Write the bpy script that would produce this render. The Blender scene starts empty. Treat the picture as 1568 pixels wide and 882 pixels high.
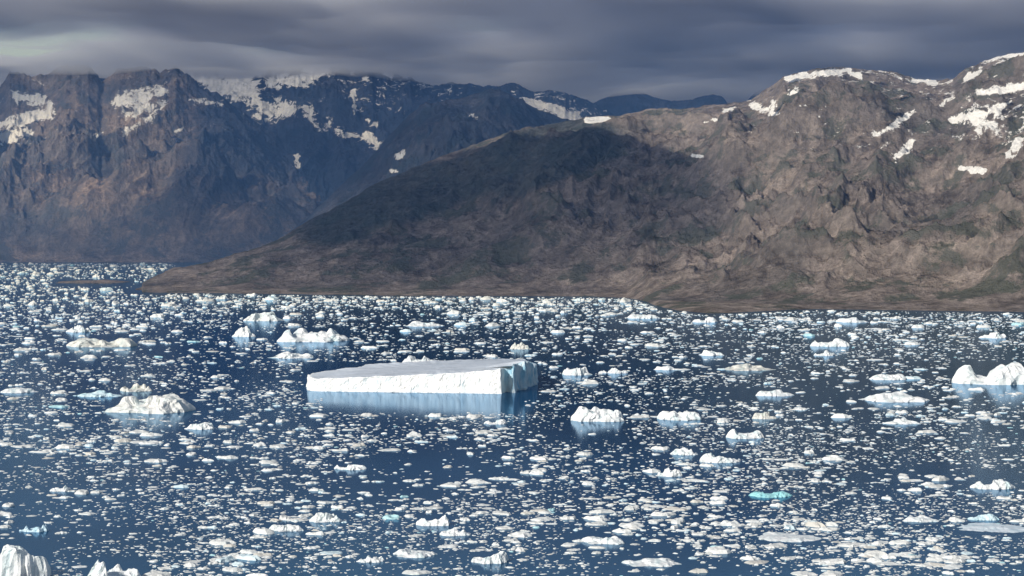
import bpy, math, numpy as np
from mathutils import Vector
F=3536.0; CX=784.0; HY=340.0; HC=300.0
rng=np.random.default_rng(7)
scene=bpy.context.scene
# ---------- noise ----------
def _h(ix,iy,s):
    n=(ix.astype(np.int64)*374761393+iy.astype(np.int64)*668265263+s*1442695041)&0xffffffff
    n=((n^(n>>13))*1274126177)&0xffffffff
    n=n^(n>>16)
    return (n&0xffff)/65535.0*2*np.pi
def noise(x,y,s=0):
    ix=np.floor(x);iy=np.floor(y);fx=x-ix;fy=y-iy
    u=fx*fx*fx*(fx*(fx*6-15)+10);v=fy*fy*fy*(fy*(fy*6-15)+10)
    def g(a,b):
        an=_h(ix+a,iy+b,s); return np.cos(an)*(fx-a)+np.sin(an)*(fy-b)
    return ((g(0,0)*(1-u)+g(1,0)*u)*(1-v)+(g(0,1)*(1-u)+g(1,1)*u)*v)*1.5
def fbm(x,y,o=6,s=0,gain=.5):
    r=0;a=1.;t=0
    for i in range(o):
        r=r+a*noise(x*2**i+i*13.7,y*2**i-i*7.3,s+i);t+=a;a*=gain
    return r/t
def ridged(x,y,o=7,s=0,gain=.5):
    r=0;a=1.;t=0;w=1.
    for i in range(o):
        n=1-np.abs(noise(x*2**i+i*5.1,y*2**i+i*9.2,s+i))*1.6
        n=np.clip(n,0,1)**2
        r=r+a*n*w;w=np.clip(n*1.6,0.25,1);t+=a;a*=gain
    return r/t
def sst(a,b,x):
    t=np.clip((x-a)/(b-a),0,1);return t*t*(3-2*t)
# ---------- mesh helper ----------
def mk(name,V,Fc,mat,smooth=False,attrs=None,colors=None,parent=None):
    me=bpy.data.meshes.new(name)
    V=np.asarray(V,dtype=np.float32);Fc=np.asarray(Fc,dtype=np.int32)
    k=Fc.shape[1];n=len(Fc)
    me.vertices.add(len(V));me.vertices.foreach_set('co',V.ravel())
    me.loops.add(n*k);me.loops.foreach_set('vertex_index',Fc.ravel())
    me.polygons.add(n);me.polygons.foreach_set('loop_start',np.arange(0,n*k,k,dtype=np.int32))
    try: me.polygons.foreach_set('loop_total',np.full(n,k,dtype=np.int32))
    except Exception: pass
    me.polygons.foreach_set('use_smooth',np.full(n,smooth,dtype=bool))
    me.update(calc_edges=True);me.validate()
    for an,av in (attrs or {}).items():
        a=me.attributes.new(an,'FLOAT','POINT');a.data.foreach_set('value',np.asarray(av,dtype=np.float32).ravel())
    if colors is not None:
        a=me.attributes.new('tint','FLOAT_COLOR','POINT')
        c=np.ones((len(V),4),dtype=np.float32);c[:,:3]=colors;a.data.foreach_set('color',c.ravel())
    ob=bpy.data.objects.new(name,me);scene.collection.objects.link(ob)
    me.materials.append(mat)
    return ob
def gridfaces(nu,nv):
    i,j=np.meshgrid(np.arange(nu-1),np.arange(nv-1),indexing='ij')
    a=(i*nv+j).ravel();b=((i+1)*nv+j).ravel()
    return np.stack([a,b,b+1,a+1],1)
# ---------- materials ----------
class M:
    def __init__(s,name):
        s.m=bpy.data.materials.new(name);s.m.use_nodes=True;s.t=s.m.node_tree;s.t.nodes.clear()
        s.out=s.n('ShaderNodeOutputMaterial')
    def n(s,ty,**k):
        nd=s.t.nodes.new(ty)
        for a,b in k.items():
            if hasattr(nd,a): setattr(nd,a,b)
        return nd
    def l(s,a,b): s.t.links.new(a,b)
    def noise(s,vec,scale,detail=8,rough=.55,dist=0.):
        nd=s.n('ShaderNodeTexNoise');nd.inputs['Scale'].default_value=scale;nd.inputs['Detail'].default_value=detail
        nd.inputs['Roughness'].default_value=rough;nd.inputs['Distortion'].default_value=dist
        s.l(vec,nd.inputs['Vector']);return nd.outputs['Fac']
    def ramp(s,fac,stops):
        r=s.n('ShaderNodeValToRGB');e=r.color_ramp.elements
        while len(e)<len(stops): e.new(0.5)
        for k,(p,c) in enumerate(stops):
            e[k].position=p;e[k].color=(c[0],c[1],c[2],1) if not isinstance(c,(int,float)) else (c,c,c,1)
        s.l(fac,r.inputs[0]);return r.outputs[0]
    def mix(s,f,a,b,bt='MIX'):
        m=s.n('ShaderNodeMix');m.data_type='RGBA';m.blend_type=bt
        for sock,v in ((m.inputs[0],f),(m.inputs[6],a),(m.inputs[7],b)):
            if isinstance(v,bpy.types.NodeSocket): s.l(v,sock)
            elif isinstance(v,(int,float)): sock.default_value=v
            else: sock.default_value=(v[0],v[1],v[2],1)
        return m.outputs[2]
    def math(s,op,a,b=0.,clamp=False):
        m=s.n('ShaderNodeMath');m.operation=op;m.use_clamp=clamp
        for k,v in enumerate((a,b)):
            if isinstance(v,bpy.types.NodeSocket): s.l(v,m.inputs[k])
            else: m.inputs[k].default_value=v
        return m.outputs[0]
    def bump(s,h,bs=.5,bd=1.):
        b=s.n('ShaderNodeBump');b.inputs['Strength'].default_value=bs;b.inputs['Distance'].default_value=bd
        s.l(h,b.inputs['Height']);return b.outputs[0]
    def bsdf(s,col,rough,bump=None,bs=.5,bd=1.,spec=.3):
        p=s.n('ShaderNodeBsdfPrincipled')
        if isinstance(col,bpy.types.NodeSocket): s.l(col,p.inputs['Base Color'])
        else: p.inputs['Base Color'].default_value=(*col,1)
        p.inputs['Roughness'].default_value=rough;p.inputs['Specular IOR Level'].default_value=spec
        if bump is not None: s.l(s.bump(bump,bs,bd),p.inputs['Normal'])
        s.l(p.outputs[0],s.out.inputs['Surface']);return p
def rock_mat(name,c0,c1,c2,green,sk,gthr=.52,shade_col=None,bstr=.9):
    m=M(name);g=m.n('ShaderNodeNewGeometry');pos=g.outputs['Position']
    n1=m.noise(pos,1/700,8,.62,.4);n2=m.noise(pos,1/150,8,.7,.3);n3=m.noise(pos,1/34,6,.75)
    c=m.ramp(n1,[(.36,c0),(.5,c1),(.64,c2)])
    v=m.ramp(n2,[(.32,.4),(.5,1.),(.68,1.6)])
    c=m.mix(1.,c,v,'MULTIPLY')
    v=m.ramp(n3,[(.33,.5),(.5,1.),(.67,1.6)])
    c=m.mix(.9,c,v,'MULTIPLY')
    n4=m.noise(pos,1/260,8,.72,.3)
    gm=m.ramp(n4,[(gthr,0.),(gthr+.05,.8)])
    c=m.mix(gm,c,green)
    sep=m.n('ShaderNodeSeparateXYZ');m.l(g.outputs['Normal'],sep.inputs[0])
    st=m.ramp(sep.outputs['Z'],[(.6,1.),(.85,0.)])
    c=m.mix(m.math('MULTIPLY',st,.35),c,sk)
    at=m.n('ShaderNodeAttribute');at.attribute_name='shade'
    if shade_col: c=m.mix(at.outputs['Fac'],c,m.mix(1.,shade_col,v,'MULTIPLY'))  # painted shade: shadow colour mixed in by the vertex mask
    at=m.n('ShaderNodeAttribute');at.attribute_name='snow'
    sn=m.noise(pos,1/90,10,.78,.8)
    s1=m.math('ADD',at.outputs['Fac'],m.math('MULTIPLY',m.math('SUBTRACT',sn,.5),4.))
    s1=m.math('ADD',s1,m.math('MULTIPLY',m.math('SUBTRACT',sep.outputs['Z'],.8),.8))
    sm=m.ramp(s1,[(.48,0.),(.58,1.)])
    c=m.mix(sm,c,(.86,.85,.84))
    bh=m.math('ADD',m.math('MULTIPLY',n2,100.),m.math('MULTIPLY',n3,26.))
    m.bsdf(c,.95,bh,bstr,1.,.1)
    return m.m
mat_near=rock_mat('rock_brown',(.12,.108,.104),(.185,.156,.142),(.245,.205,.18),(.07,.082,.066),(.12,.115,.116),.52,(.04,.055,.062),.75)
mat_left=rock_mat('rock_slate',(.11,.105,.115),(.185,.152,.138),(.29,.22,.18),(.075,.084,.094),(.09,.10,.12),.53,(.028,.042,.075))
mat_far_hazed=rock_mat('rock_far_hazed',(.02,.03,.058),(.032,.042,.07),(.05,.058,.088),(.02,.034,.06),(.022,.036,.064))  # bluish base colours carry aerial haze on top of the volume
mat_mid_hazed=rock_mat('rock_mid_hazed',(.03,.042,.066),(.05,.057,.078),(.08,.08,.095),(.03,.047,.064),(.034,.047,.072))  # haze blue mixed into the rock colour, lighter than the far rock
def ice_mat():
    m=M('glacier_ice');g=m.n('ShaderNodeNewGeometry');pos=g.outputs['Position']
    at=m.n('ShaderNodeAttribute');at.attribute_name='tint'
    n=m.noise(pos,1/9,6,.6);n2=m.noise(pos,1/2.2,5,.6)
    c=m.mix(1.,at.outputs['Color'],m.ramp(n,[(.3,(.84,.89,.92)),(.6,(1,1,1))]),'MULTIPLY')
    m.bsdf(c,.6,m.math('ADD',m.math('MULTIPLY',n,4.),m.math('MULTIPLY',n2,1.)),.6,1.,.3)
    return m.m
mat_ice=ice_mat()
def water_mat():
    m=M('fjord_water');g=m.n('ShaderNodeNewGeometry');pos=g.outputs['Position']
    n=m.noise(pos,1/5.,4,.6);n2=m.noise(pos,1/600,6,.6,.5)
    c=m.ramp(n2,[(.35,(.001,.024,.060)),(.65,(.005,.045,.102))])
    b=m.bump(n,.09,1.)
    d=m.n('ShaderNodeBsdfDiffuse');m.l(c,d.inputs['Color'])
    gl=m.n('ShaderNodeBsdfGlossy');gl.inputs['Roughness'].default_value=.07;gl.inputs['Color'].default_value=(.50,.72,.96,1);m.l(b,gl.inputs['Normal'])
    fr=m.n('ShaderNodeFresnel');fr.inputs['IOR'].default_value=1.2;m.l(b,fr.inputs['Normal'])
    mx=m.n('ShaderNodeMixShader');m.l(fr.outputs[0],mx.inputs[0]);m.l(d.outputs[0],mx.inputs[1]);m.l(gl.outputs[0],mx.inputs[2])
    m.l(mx.outputs[0],m.out.inputs['Surface'])
    return m.m
# ---------- terrain ----------
def interp(u,pts):
    p=np.array(pts,float);return np.interp(u,p[:,0],p[:,1])
def segmask(U,YP,segs):
    r=np.zeros_like(U)
    wob=fbm(U/16.,YP/9.,5,91,.6)*11
    for x0,y0,x1,y1,w in segs:
        dx=x1-x0;dy=y1-y0;L=dx*dx+dy*dy+1e-6
        t=np.clip(((U-x0)*dx+(YP-y0)*dy)/L,0,1)
        D=np.hypot(U-x0-t*dx,YP-y0-t*dy)+wob*min(1,w/6)
        r=np.maximum(r,np.clip(1.12-D/w*.55,0,1.15))
    return r
def terrain(name,mat,u0,u1,nu,nv,shore,ridge,sil,back,amp,wl,seed,snow,basesnow=None,prof=None,jag=.25,tmax=1.5,shp=None,pj=2.5,shade=None,sh=500):
    u=np.linspace(u0,u1,nu);ds=interp(u,shore);dr=interp(u,ridge)
    sy=interp(u,sil)+fbm(u/38.,u*0+seed,5,seed+70,.6)*pj-(ridged(u/30.,u*0+seed+4,4,seed+71,.6)-.4)*pj*.7
    hr=HC-(sy-HY)*dr/F
    dp=interp(u,shp) if shp else ds
    t=np.concatenate([np.linspace(0,1,int(nv*.8)),np.linspace(1,tmax,nv-int(nv*.8)+1)[1:]])
    U,T=np.meshgrid(u,t,indexing='ij')
    D=ds[:,None]+(dr-ds)[:,None]*T
    TP=np.where(T<=1,(D-dp[:,None])/(dr-dp)[:,None],T)
    X=(U-CX)/F*D
    tt=np.clip(TP,0,1)
    g=prof(tt) if prof else .12*sst(0,.2,tt)+.88*tt**1.15
    gb=np.clip(1-(T-1)*back,-.2,1)
    g=np.where(T>1,gb,g)
    hh=hr[:,None]
    wx=fbm(X/wl*.7,D/wl*.7,3,seed+40)*.6
    n=ridged(X/wl+wx,D/wl*.8+wx,9,seed,.57)-.42
    n2=fbm(X/wl*2.3,D/wl*2.3,7,seed+20,.55)
    env=np.where(T<=1,np.sin(np.pi*tt**.9)**.7*(1-jag)+jag*sst(0,.5,tt),jag)
    env=env*sst(0,.2,tt)
    env=np.where(T>1,jag,env)
    hs=np.maximum(hh,60)
    Z=hh*g+hs*amp*env*(n*1.6+n2*.6)
    n3=ridged(X/330+wx,D/330,5,seed+60,.6)-.4
    sd=D-ds[:,None]
    Z=Z+n3*np.clip(hs*.065,3,55)*np.clip(sst(0,.35,tt),0,1)*np.where(T>.9,np.clip(1-(T-.9)*7,.3,1),1)
    Z=Z*sst(0,sh,sd)+14*sst(0,350,sd)*(1+.8*fbm(X/250,D/250,4,seed+3))*np.where(hh>20,1,0)-3
    Z=np.where(T==0,-4,Z)
    YP=HY-(Z-HC)*F/D
    sn=segmask(U,YP,snow)
    if basesnow is not None: sn=np.maximum(sn,basesnow(U,YP,Z,X,D))
    sn=np.where(sn>.02,sn-np.clip(n+.05,-.3,.4)*.9*np.clip(sn*6,0,1),-1)
    tn=shade(U,YP,X,D,Z) if shade else np.zeros_like(U)
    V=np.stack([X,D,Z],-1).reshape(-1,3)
    return mk(name,V,gridfaces(nu,nv),mat,True,{'snow':sn.ravel(),'shade':tn.ravel()})
def dsh(y): return HC*F/(y-HY)
A_sh=[(190,dsh(447)),(230,dsh(449)),(330,dsh(450)),(600,dsh(454)),(900,dsh(455)),(960,dsh(457)),(985,dsh(462)),(1005,dsh(470)),(1035,dsh(477)),(1090,dsh(482)),(1250,dsh(475)),(1400,dsh(477)),(1568,dsh(480)),(2000,dsh(486))]
A_sp=[(190,dsh(447)),(600,dsh(452)),(800,dsh(455)),(1000,dsh(462)),(1250,dsh(472)),(1568,dsh(478)),(2000,dsh(484))]
A_si=[(190,448),(205,442),(240,426),(265,413),(300,408),(330,402),(380,388),(420,372),(450,355),(500,327),(560,292),(600,275),(660,250),(720,228),(800,200),(850,190),(900,184),(960,175),(1060,165),(1110,160),(1150,155),(1175,140),(1200,120),(1250,108),(1320,106),(1370,112),(1400,121),(1440,126),(1460,122),(1480,105),(1520,90),(1568,82),(1700,70),(2000,90)]
A_ri=[(190,10000),(260,10800),(450,11500),(700,12300),(1100,11800),(1250,11500),(1400,11500),(1568,11000),(2000,11000)]
A_snow=[(900,184,930,183,3),(1205,120,1300,108,3.5),(1155,162,1192,176,4),(1185,158,1180,170,4),(1340,206,1372,190,4.5),(1372,190,1400,172,4),(1375,238,1398,218,5.5),(1460,184,1530,168,5),(1500,142,1568,132,5),(1545,238,1562,215,4.5),(1470,257,1505,262,3),(1208,145,1222,138,3),(1225,161,1245,160,2.5),(1060,238,1075,240,2),(1212,200,1225,203,2.5),(1080,186,1095,184,3),(1480,120,1500,108,3.5),(1520,88,1568,82,3),(1300,112,1315,116,3),(1400,120,1430,126,3),(1490,185,1520,190,4),(1110,170,1125,168,3),(1255,178,1265,176,2),(1520,165,1548,156,3),(1440,160,1462,150,2.5)]
def A_base(U,YP,Z,X,D):
    return np.clip((Z-600)/500,0,.07)*sst(1000,1350,U)+sst(1400,1500,U)*np.clip((Z-650)/300,0,.08)
def A_shade(U,YP,X,D,Z):  # paints the cloud shadow across the central slope in dark blue-green
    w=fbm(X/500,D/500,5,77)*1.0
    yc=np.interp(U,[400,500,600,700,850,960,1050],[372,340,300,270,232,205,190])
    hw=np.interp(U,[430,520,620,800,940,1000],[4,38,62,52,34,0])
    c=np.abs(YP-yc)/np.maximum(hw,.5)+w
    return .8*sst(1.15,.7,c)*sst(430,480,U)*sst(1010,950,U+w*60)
terrain('brown_mountain',mat_near,190,1950,1300,520,A_sh,A_ri,A_si,1.2,.175,1200,3,A_snow,A_base,prof=lambda t:.06*sst(0,.2,t)+.44*sst(.03,.8,t)+.50*t**1.4,jag=.05,shp=A_sp,shade=A_shade,sh=900)
B_sh=[(-500,dsh(402)),(560,dsh(402))]
B_si=[(-500,120),(-200,100),(0,132),(14,114),(35,112),(50,120),(75,112),(98,101),(118,103),(135,106),(155,128),(166,118),(182,104),(205,107),(222,101),(245,109),(268,100),(288,122),(310,137),(345,152),(365,174),(400,197),(430,217),(470,257),(510,302),(560,338),(620,370)]
B_snow=[(5,212,38,203,7),(30,185,75,172,7),(70,172,78,160,5),(30,150,60,152,6),(0,190,35,186,6),(185,158,248,140,10),(200,168,240,160,14),(190,205,232,182,9),(182,150,190,170,6),(290,155,340,158,4),(150,210,152,205,4),(270,200,280,195,3),(455,240,456,252,4)]
def B_shade(U,YP,X,D,Z):  # paints blue cloud shade, mostly over the right part of this mountain
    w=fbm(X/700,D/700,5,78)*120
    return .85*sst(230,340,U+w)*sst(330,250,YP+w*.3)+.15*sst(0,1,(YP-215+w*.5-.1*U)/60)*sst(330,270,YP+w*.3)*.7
terrain('slate_mountain',mat_left,-500,620,900,400,B_sh,[(-500,20000),(620,20000)],B_si,1.5,.32,1800,11,B_snow,lambda U,YP,Z,X,D:np.clip((Z-900)/600,0,.06),prof=lambda t:.25*sst(0,.25,t)+.75*t**1.25,jag=.08,pj=9,shade=B_shade)
C_si=[(150,102),(290,106),(315,98),(340,104),(370,99),(400,93),(425,104),(450,96),(490,106),(520,97),(545,104),(570,99),(600,110),(630,121),(650,130),(700,128),(740,134),(790,130),(810,140),(850,142),(880,148),(910,160),(1000,200)]
C_snow=[(290,108,330,128,13),(330,128,380,140,14),(345,112,400,108,10),(380,140,400,165,11),(400,165,470,172,14),(370,118,385,135,12),(430,160,478,182,10),(415,125,480,118,9),(470,110,500,108,7),(440,128,470,128,6),(485,190,500,192,8),(541,138,543,176,3),(515,200,560,212,5),(560,208,578,222,6),(565,187,575,190,5),(560,120,566,124,3),(455,240,456,252,4),(800,155,880,178,6),(590,112,600,116,3)]
terrain('snowy_mountain',mat_far_hazed,150,1000,800,360,[(150,17500),(1000,17500)],[(150,21500),(1000,21500)],C_si,1.5,.22,1800,23,C_snow,lambda U,YP,Z,X,D:np.clip((Z-1200)/500,0,.12),prof=lambda t:t**1.1,jag=.07,pj=6)
D_si=[(420,380),(480,325),(540,272),(570,240),(600,205),(625,178),(650,162),(700,153),(740,142),(765,137),(790,152),(820,170),(860,182),(920,192),(1000,205),(1100,215)]
D_snow=[(610,240,624,232,4),(600,262,608,262,3),(720,178,730,180,3)]
terrain('dark_mountain',mat_mid_hazed,420,1100,600,280,[(420,12500),(1100,12500)],[(420,16000),(1100,16000)],D_si,1.5,.24,1400,31,D_snow,None,jag=.07)
E_si=[(550,140),(650,132),(750,142),(800,146),(870,152),(905,161),(930,150),(950,141),(965,134),(985,144),(1010,154),(1030,157),(1060,153),(1090,147),(1105,149),(1115,160),(1140,158),(1155,145),(1168,136),(1185,148),(1300,150),(1500,140),(1800,150)]
terrain('distant_mountain',mat_far_hazed,550,1800,800,80,[(550,20500),(1800,20500)],[(550,24500),(1800,24500)],E_si,1.5,.12,2200,47,[(800,160,870,178,4)],None,jag=.05)
# ---------- water ----------
me=bpy.data.meshes.new('fjord_water');S=90000
me.from_pydata([(-S,-S,0),(S,-S,0),(S,S,0),(-S,S,0)],[],[(0,1,2,3)])
w=bpy.data.objects.new('fjord_water',me);scene.collection.objects.link(w);me.materials.append(water_mat())
# ---------- ice ----------
def radial(nr,ns,seed,rough=.5,cliff=.25,peaks=1.0,warp=.25,shelf=0.,dome=.25):
    r=np.concatenate([[1.02,1.0,.985,.96],np.linspace(.9,.08,nr-4)]) if nr>8 else np.linspace(1,.25,nr)
    th=np.linspace(0,2*np.pi,ns,endpoint=False)
    ox,oy=seed*3.17%50,seed*7.7%50
    out=1+warp*fbm(np.cos(th)*1.3+ox,np.sin(th)*1.3+oy,4,seed)*1.8
    R,TH=np.meshgrid(r,th,indexing='ij')
    X=R*out[None,:]*np.cos(TH);Y=R*out[None,:]*np.sin(TH)
    n=fbm(X*.9+ox,Y*.9+oy,3,seed+5,.45)
    rd=ridged(X*.7+oy,Y*.7+ox,2,seed+9,.35)
    e=np.clip((1.0-R)/cliff,0,1)**.6
    z=e*np.clip(.55+rough*n*1.5+peaks*.4*(rd-.5)+dome*(1-R),.12,2)
    if shelf>0:
        s=fbm(X*.8+oy+3,Y*.5+ox,3,seed+31)
        z=z*(1-shelf*(1-sst(-.14,.04,s)))
    z=np.where(R>=.999,-.15,z)
    V=np.stack([X,Y,z],-1).reshape(-1,3)
    cz=z[-1].mean();V=np.vstack([V,[[0,0,cz]]])
    fs=[]
    nrr=len(r)
    for i in range(nrr-1):
        for j in range(ns):
            a=i*ns+j;b=i*ns+(j+1)%ns;c=b+ns;d=a+ns
            fs+=[(a,b,c),(a,c,d)]
    for j in range(ns): fs.append(((nrr-1)*ns+j,(nrr-1)*ns+(j+1)%ns,len(V)-1))
    V[:,2]/=max(V[:,2].max(),.01)
    mx,mn=V[:,0].max(),V[:,0].min()
    V[:,0]=(V[:,0]-(mx+mn)/2)/((mx-mn)/2)
    return V,np.array(fs)
WH=(.82,.82,.80)
exclude=[]
def berg(x0,x1,yt,yb,col=WH,rough=.5,cliff=.28,peaks=1.,dep=.42,seed=None,name='iceberg',mat=None,warp=.3,shelf=.6,dome=.1,jz=.11):
    seed=seed or int(x0*7+yb)
    V,fs=radial(26,72,seed,rough,cliff,peaks,warp,shelf,dome)
    df=dsh(yb);wd=(x1-x0)*df/F;dp=wd*dep;dc=df+dp*.5
    h=(HC-(yt-HY)*(df+dp*.45)/F)*.9
    h=max(h,1.5)
    X0=((x0+x1)/2-CX)/F*dc
    P=V.copy();P[:,0]*=wd/2;P[:,1]*=dp/2;P[:,2]*=h
    j=fbm(P[:,0]/(wd*.10)+seed,P[:,1]/(wd*.10),3,seed+3)
    P[:,2]+=np.where(P[:,2]>h*.1,j*h*jz,0)
    P[:,1]+=np.where(P[:,2]>0,fbm(P[:,0]/(wd*.08)+seed,P[:,2]/(wd*.08),3,seed+13)*wd*.07,0)
    cn=np.clip(fbm(P[:,0]/(wd*.2)+3,P[:,1]/(wd*.2),3,seed+8)*1.5+.1,0,1)[:,None]
    c=np.array(col)[None]*(1-cn*.35*np.array([[1,.6,.5]]))
    P+=np.array([X0,dc,0])
    exclude.append(((x0+x1)/2,(yb+yt)/2+2,(x1-x0)/2,(yb-yt)/2+2))
    return mk(name,P,fs,mat or mat_ice,False,{'snow':np.zeros(len(P))-1},np.broadcast_to(c,(len(P),3)))
DI=(.70,.68,.62);BL=(.62,.76,.80);TQ=(.36,.68,.70)
L=[(425,538,501,524),(408,482,537,549),(355,393,498,516),(372,435,476,492,(.74,.75,.72)),(100,212,516,532,DI),(160,300,603,634,(.76,.75,.71)),(182,235,587,600,DI),
(872,957,619,646),(1005,1075,627,644),(1110,1171,655,672),(1150,1192,629,642,DI),(1315,1427,600,616),(1455,1600,554,590),(1238,1303,517,531),(1245,1280,535,545),
(1105,1190,556,568,DI),(1155,1218,596,607),(860,908,561,575),(780,815,522,535,DI),(615,665,543,556),(960,1012,480,488),(620,682,491,500),
(1070,1136,693,709),(1145,1215,751,762,TQ),(1485,1556,733,750),(1462,1590,805,815,(.7,.76,.8)),(950,1045,854,868),(888,957,819,834),(410,467,801,814),(470,525,782,800),(720,780,844,864),
(636,690,787,806),(600,672,841,854),(1158,1260,819,830),(282,330,646,658),(1025,1070,685,697),(1003,1045,715,730),(740,778,641,650),(30,75,802,815,(.6,.75,.82)),(100,140,497,509),(330,352,451,458),
(1497,1545,507,518),(1380,1440,791,800),(1330,1390,572,582),(672,722,809,821),(545,590,849,862),(1480,1530,785,797,BL),(1350,1410,639,650),(510,562,710,720),(1280,1330,485,494),(75,110,741,753),(1000,1040,559,567),(930,962,562,572),(1070,1110,535,545),(110,190,597,608,BL),(0,60,593,602),(1060,1100,485,494)]
for b in L:
    x0,x1,yt,yb=b[:4];col=b[4] if len(b)>4 else WH
    berg(x0,x1,yt,yb,col,rough=rng.uniform(.3,.6),peaks=rng.uniform(.4,.9),dep=rng.uniform(.6,.95),shelf=rng.uniform(.5,.75))
berg(-60,80,828,888,WH,rough=.25,peaks=.3,dep=.55,shelf=.35,cliff=.12,warp=.3,dome=.02,jz=.08,seed=43)
berg(125,228,852,898,WH,rough=.45,peaks=.6,dep=.9,shelf=.6,cliff=.3,dome=.05,jz=.08,seed=57)
berg(85,200,428,434,(.1,.1,.1),name='rock_skerry',mat=mat_near,dep=1.2,cliff=.6,shelf=0)
# tabular iceberg
def tabular():
    fr=[(472,598,577),(484,599,580),(540,600,578),(620,601,575),(700,602,571),(752,603,567),(768,603,565),(776,600,563),(786,602,561),(795,597,556),(805,597,553),(815,591,554),(823,589,562)]
    bk=[(823,557,33),(806,550,35),(770,549,35),(700,551,35),(640,553,34),(600,555,33),(568,557,32),(558,559,30),(545,562,28),(510,566,24),(478,571,20),(469,574,19)]
    B=[]
    for u,yb,yt in fr:
        d=dsh(yb);B.append(((u-CX)/F*d,d,HC-(yt-HY)*d/F))
    for u,y,z in bk:
        d=(HC-z)*F/(y-HY);B.append(((u-CX)/F*d,d,z))
    B=np.array(B)
    P=np.vstack([B,B[:1]]);s=np.concatenate([[0],np.cumsum(np.hypot(*(np.diff(P[:,:2],axis=0).T)))])
    N=620;q=np.linspace(0,s[-1],N,endpoint=False)
    O=np.stack([np.interp(q,s,P[:,k]) for k in range(3)],1)
    tx=np.roll(O[:,0],-1)-np.roll(O[:,0],1);ty=np.roll(O[:,1],-1)-np.roll(O[:,1],1);l=np.hypot(tx,ty)+1e-6
    nx,ny=ty/l,-tx/l
    flute=(np.abs(fbm(q/22.,q*0+.3,4,5))*-7+fbm(q/70.,q*0,3,8)*6)
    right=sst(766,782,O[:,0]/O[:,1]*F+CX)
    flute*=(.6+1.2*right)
    A=np.linalg.lstsq(np.c_[O[:,0],O[:,1],np.ones(N)],O[:,2],rcond=None)[0]
    rows=[];cols=[]
    for k,f in enumerate([-.12,0,.06,.15,.3,.45,.6,.75,.88,.96,1.0]):
        jit=fbm(q/9.+k*.23,q*0+k*.35,4,17)*3.8
        off=flute+jit*(f>0)+(1.2 if f<=.06 else 0)-(f*2.5)
        if f==1.0: off-=1.0
        z=O[:,2]*f+(fbm(q/25.,q*0+2,3,30)*2.6 if f>.9 else 0)
        rows.append(np.stack([O[:,0]+nx*off,O[:,1]+ny*off,z],1))
        b=np.clip(fbm(q/14.,q*0+k*.2,3,44)*1.8+.2,0,1)[:,None]*(.28+.72*right[:,None])+.4*right[:,None]  # shade of the right-hand facets painted in as extra blue
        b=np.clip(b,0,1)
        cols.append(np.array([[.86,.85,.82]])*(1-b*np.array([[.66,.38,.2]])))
    c0=O[:,:2].mean(0)
    for f in [.98,.95,.9,.8,.65,.5,.3,.12]:
        xy=c0+(rows[10][:,:2]-c0)*f
        zp=np.c_[xy,np.ones(N)]@A
        w=np.clip((f-.6)/.4,0,1)
        z=rows[10][:,2]*w+zp*(1-w)+fbm(xy[:,0]/60,xy[:,1]/60,4,71)*2.4
        rows.append(np.c_[xy,z]);cols.append(np.array([[.58,.62,.67]])*(1+.3*fbm(xy[:,0]/90,xy[:,1]/40,4,75)[:,None]))  # greyer top colour paints in the weaker sunlight it gets
    V=np.vstack(rows+[np.array([[*c0,np.dot(np.r_[c0,1],A)]])]);C=np.vstack(cols+[np.array([[.58,.62,.67]])])
    fs=[];R=len(rows);j=np.arange(N);jn=(j+1)%N
    for i in range(R-1):
        a=i*N+j;b=i*N+jn
        fs+=[np.stack([a,b,b+N],1),np.stack([a,b+N,a+N],1)]
    fs.append(np.stack([(R-1)*N+j,(R-1)*N+jn,np.full(N,len(V)-1)],1))
    mk('tabular_iceberg',V,np.vstack(fs),mat_ice,False,None,C)
tabular()
exclude.append((645,582,182,28));exclude.append((650,608,155,24))
def shore_y(u):
    y=interp(u,[(a,HC*F/b+HY) for a,b in A_sh]);return np.where(u<268,403,y)
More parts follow.
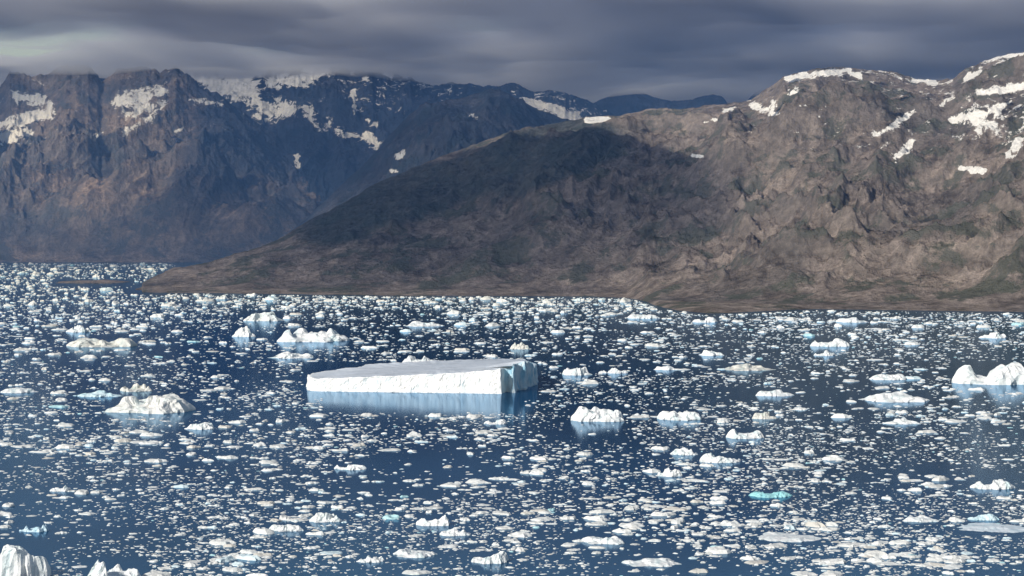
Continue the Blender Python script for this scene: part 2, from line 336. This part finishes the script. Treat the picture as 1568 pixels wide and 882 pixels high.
def floes(name,n,nr,ns,ntpl,medfun,sig,hfun,seed,dens_pow,thr,ymax=1000):
    r=np.random.default_rng(seed)
    m=n*8
    u=r.uniform(-260,1830,m);sy=shore_y(u)
    y=sy+.6+(ymax-sy)*r.random(m)**dens_pow
    d=HC*F/(y-HY);X=(u-CX)/F*d
    cl=fbm(X/220,d/420,4,seed)+.5*fbm(X/900,d/1600,3,seed+2)
    far=sst(560,440,y)
    keep=r.random(m)<np.clip(.34+cl*1.15+far*.5-thr,0.05,1)
    land=(u>188)&(u<270)&(y>interp(u,A_si)-4)&(y<451);keep&=~land
    for ex,ey,ew,eh in exclude: keep&=~((np.abs(u-ex)<ew*1.0)&(np.abs(y-ey)<eh))
    isk=(u>80)&(u<205)&(np.abs(y-433)<6);keep&=~isk
    idx=np.where(keep)[0][:n];u=u[idx];y=y[idx];d=d[idx];X=X[idx];n=len(idx)
    w=medfun(y)*np.exp(r.normal(0,sig,n));w=np.minimum(w,medfun(y)*3.5)*d/F/2
    tp=[radial(nr,ns,seed*100+k+1,.5,.45 if nr<6 else .3,1.,.35) for k in range(ntpl)]
    Vs=[];Fs=[];Cs=[];o=0
    tid=r.integers(0,ntpl,n)
    hb=1+.8*sst(520,440,y)
    for k in range(ntpl):
        s=np.where(tid==k)[0]
        if len(s)==0: continue
        V,fc=tp[k];nvv=len(V);ang=r.uniform(0,2*np.pi,len(s))
        ww=w[s];dp=ww*r.uniform(.5,.95,len(s));hh=ww*hfun(r,len(s))*hb[s]
        px=V[None,:,0]*ww[:,None];py=V[None,:,1]*dp[:,None]
        c,si=np.cos(ang)[:,None],np.sin(ang)[:,None]
        P=np.stack([px*c-py*si+X[s][:,None],px*si+py*c+d[s][:,None],V[None,:,2]*hh[:,None]],-1)
        Vs.append(P.reshape(-1,3));Fs.append((fc[None]+(o+np.arange(len(s))*nvv)[:,None,None]).reshape(-1,3));o+=len(s)*nvv
        base=np.array([.85,.85,.81])*r.uniform(.76,1.0,(len(s),1))
        q=r.random(len(s))
        base=np.where((q<.08)[:,None],np.array([.66,.77,.79]),base)
        base=np.where((q<.01)[:,None],np.array([.45,.68,.70]),base)
        base=np.where((q>.92)[:,None],np.array([.64,.61,.55]),base)
        Cs.append(np.repeat(base,nvv,0))
    mk(name,np.vstack(Vs),np.vstack(Fs),mat_ice,False,None,np.clip(np.vstack(Cs),0,.85))
med=lambda y:np.interp(y,[400,450,500,600,700,882,1000],[5,6.5,8,9.2,11,14,16])
floes('ice_floes',6300,7,14,28,med,.62,lambda r,n:r.uniform(.10,.36,n),5,1.05,0.)
med2=lambda y:np.interp(y,[400,450,500,600,700,882,1000],[2.6,3,3.4,3.7,4.0,4.6,5.5])
floes('brash_ice',42000,3,7,24,med2,.5,lambda r,n:r.uniform(.10,.36,n),9,1.15,-.08)
# ---------- clouds ----------
def volmat(name,col,dens,ab=None,ad=0.):
    m=M(name);v=m.n('ShaderNodeVolumeScatter');v.inputs['Color'].default_value=(*col,1);v.inputs['Density'].default_value=dens
    o=v.outputs[0]
    if ab:
        a=m.n('ShaderNodeVolumeAbsorption');a.inputs['Color'].default_value=(*ab,1);a.inputs['Density'].default_value=ad
        s=m.n('ShaderNodeAddShader');m.l(o,s.inputs[0]);m.l(a.outputs[0],s.inputs[1]);o=s.outputs[0]
    m.l(o,m.out.inputs['Volume']);return m.m
def cloud():
    nu,nv=260,220
    x=np.linspace(-16000,16000,nu);y=7000+(np.linspace(0,1,nv)**1.6)*48000
    X,Y=np.meshgrid(x,y,indexing='ij')
    zb=1620+fbm(X/2400,Y/4000,5,61)*120+fbm(X/600,Y/1300,4,63)*38
    n=fbm(X/1700,Y/3600,6,66,.55)
    wob=n*900
    T=sst(12300,14200,Y+wob)
    lobe=sst(1.15,.7,np.hypot((X+1900)/1500,(Y-9000)/1900)+n*.3)
    T=np.maximum(T,lobe)
    hole=sst(1.25,.75,np.hypot((X+5000)/2200,(Y-17200)/1700)+n*.4)
    T=T*(1-hole*.95)
    th=2+T*np.clip(215+n*330+sst(-1000,3500,X)*70,90,900)+lobe*30
    th[[0,-1],:]=2;th[:,[0,-1]]=2
    Vb=np.stack([X,Y,zb],-1).reshape(-1,3);Vt=np.stack([X,Y,zb+th],-1).reshape(-1,3)
    f=gridfaces(nu,nv);N=nu*nv
    fs=[f[:,::-1],f+N]
    def wall(ids):
        a=np.array(ids[:-1]);b=np.array(ids[1:]);fs.append(np.stack([a,b,b+N,a+N],1))
    g=np.arange(N).reshape(nu,nv)
    wall(list(g[:,0]));wall(list(g[-1,:]));wall(list(g[::-1,-1]));wall(list(g[0,::-1]))
    mk('cloud_deck',np.vstack([Vb,Vt]),np.vstack(fs),volmat('cloud_volume',(1,1,1),.0023,(.10,.34,1.),.0005),True)
cloud()
# atmosphere haze
bm=bpy.data.meshes.new('haze')
x0,x1,y0,y1,z0,z1=-30000,30000,7000,60000,-3,1400
vs=[(x,y,z) for z in (z0,z1) for y in (y0,y1) for x in (x0,x1)]
bm.from_pydata(vs,[],[(0,2,3,1),(4,5,7,6),(0,1,5,4),(2,6,7,3),(0,4,6,2),(1,3,7,5)])
hz=bpy.data.objects.new('haze',bm);scene.collection.objects.link(hz);bm.materials.append(volmat('haze_volume',(.18,.42,1.),3.6e-5))
# ---------- light ----------
el=math.radians(28);az=math.radians(40)
dirn=Vector((-math.sin(az)*math.cos(el),-math.cos(az)*math.cos(el),math.sin(el)))
sl=bpy.data.lights.new('sun','SUN');sl.energy=4.5;sl.angle=math.radians(.5);sl.color=(1,.94,.86)
so=bpy.data.objects.new('sun',sl);scene.collection.objects.link(so);so.rotation_euler=dirn.to_track_quat('Z','Y').to_euler()
wd=bpy.data.worlds.new('World');scene.world=wd;wd.use_nodes=True
nt=wd.node_tree;sk=nt.nodes.new('ShaderNodeTexSky');sk.sky_type='NISHITA';sk.sun_disc=False;sk.sun_elevation=el
sk.sun_rotation=math.atan2(dirn.x,dirn.y)
nt.links.new(sk.outputs[0],nt.nodes['Background'].inputs[0]);nt.nodes['Background'].inputs[1].default_value=.09
scene.view_settings.view_transform='Standard';scene.view_settings.look='None'
# ---------- camera ----------
cam=bpy.data.cameras.new('camera');cam.sensor_width=36;cam.lens=36*F/1568;cam.shift_y=-(441-HY)/1568
cam.clip_start=1;cam.clip_end=200000
co=bpy.data.objects.new('camera',cam);scene.collection.objects.link(co);co.location=(0,0,HC);co.rotation_euler=(math.radians(90),0,0)
scene.camera=co
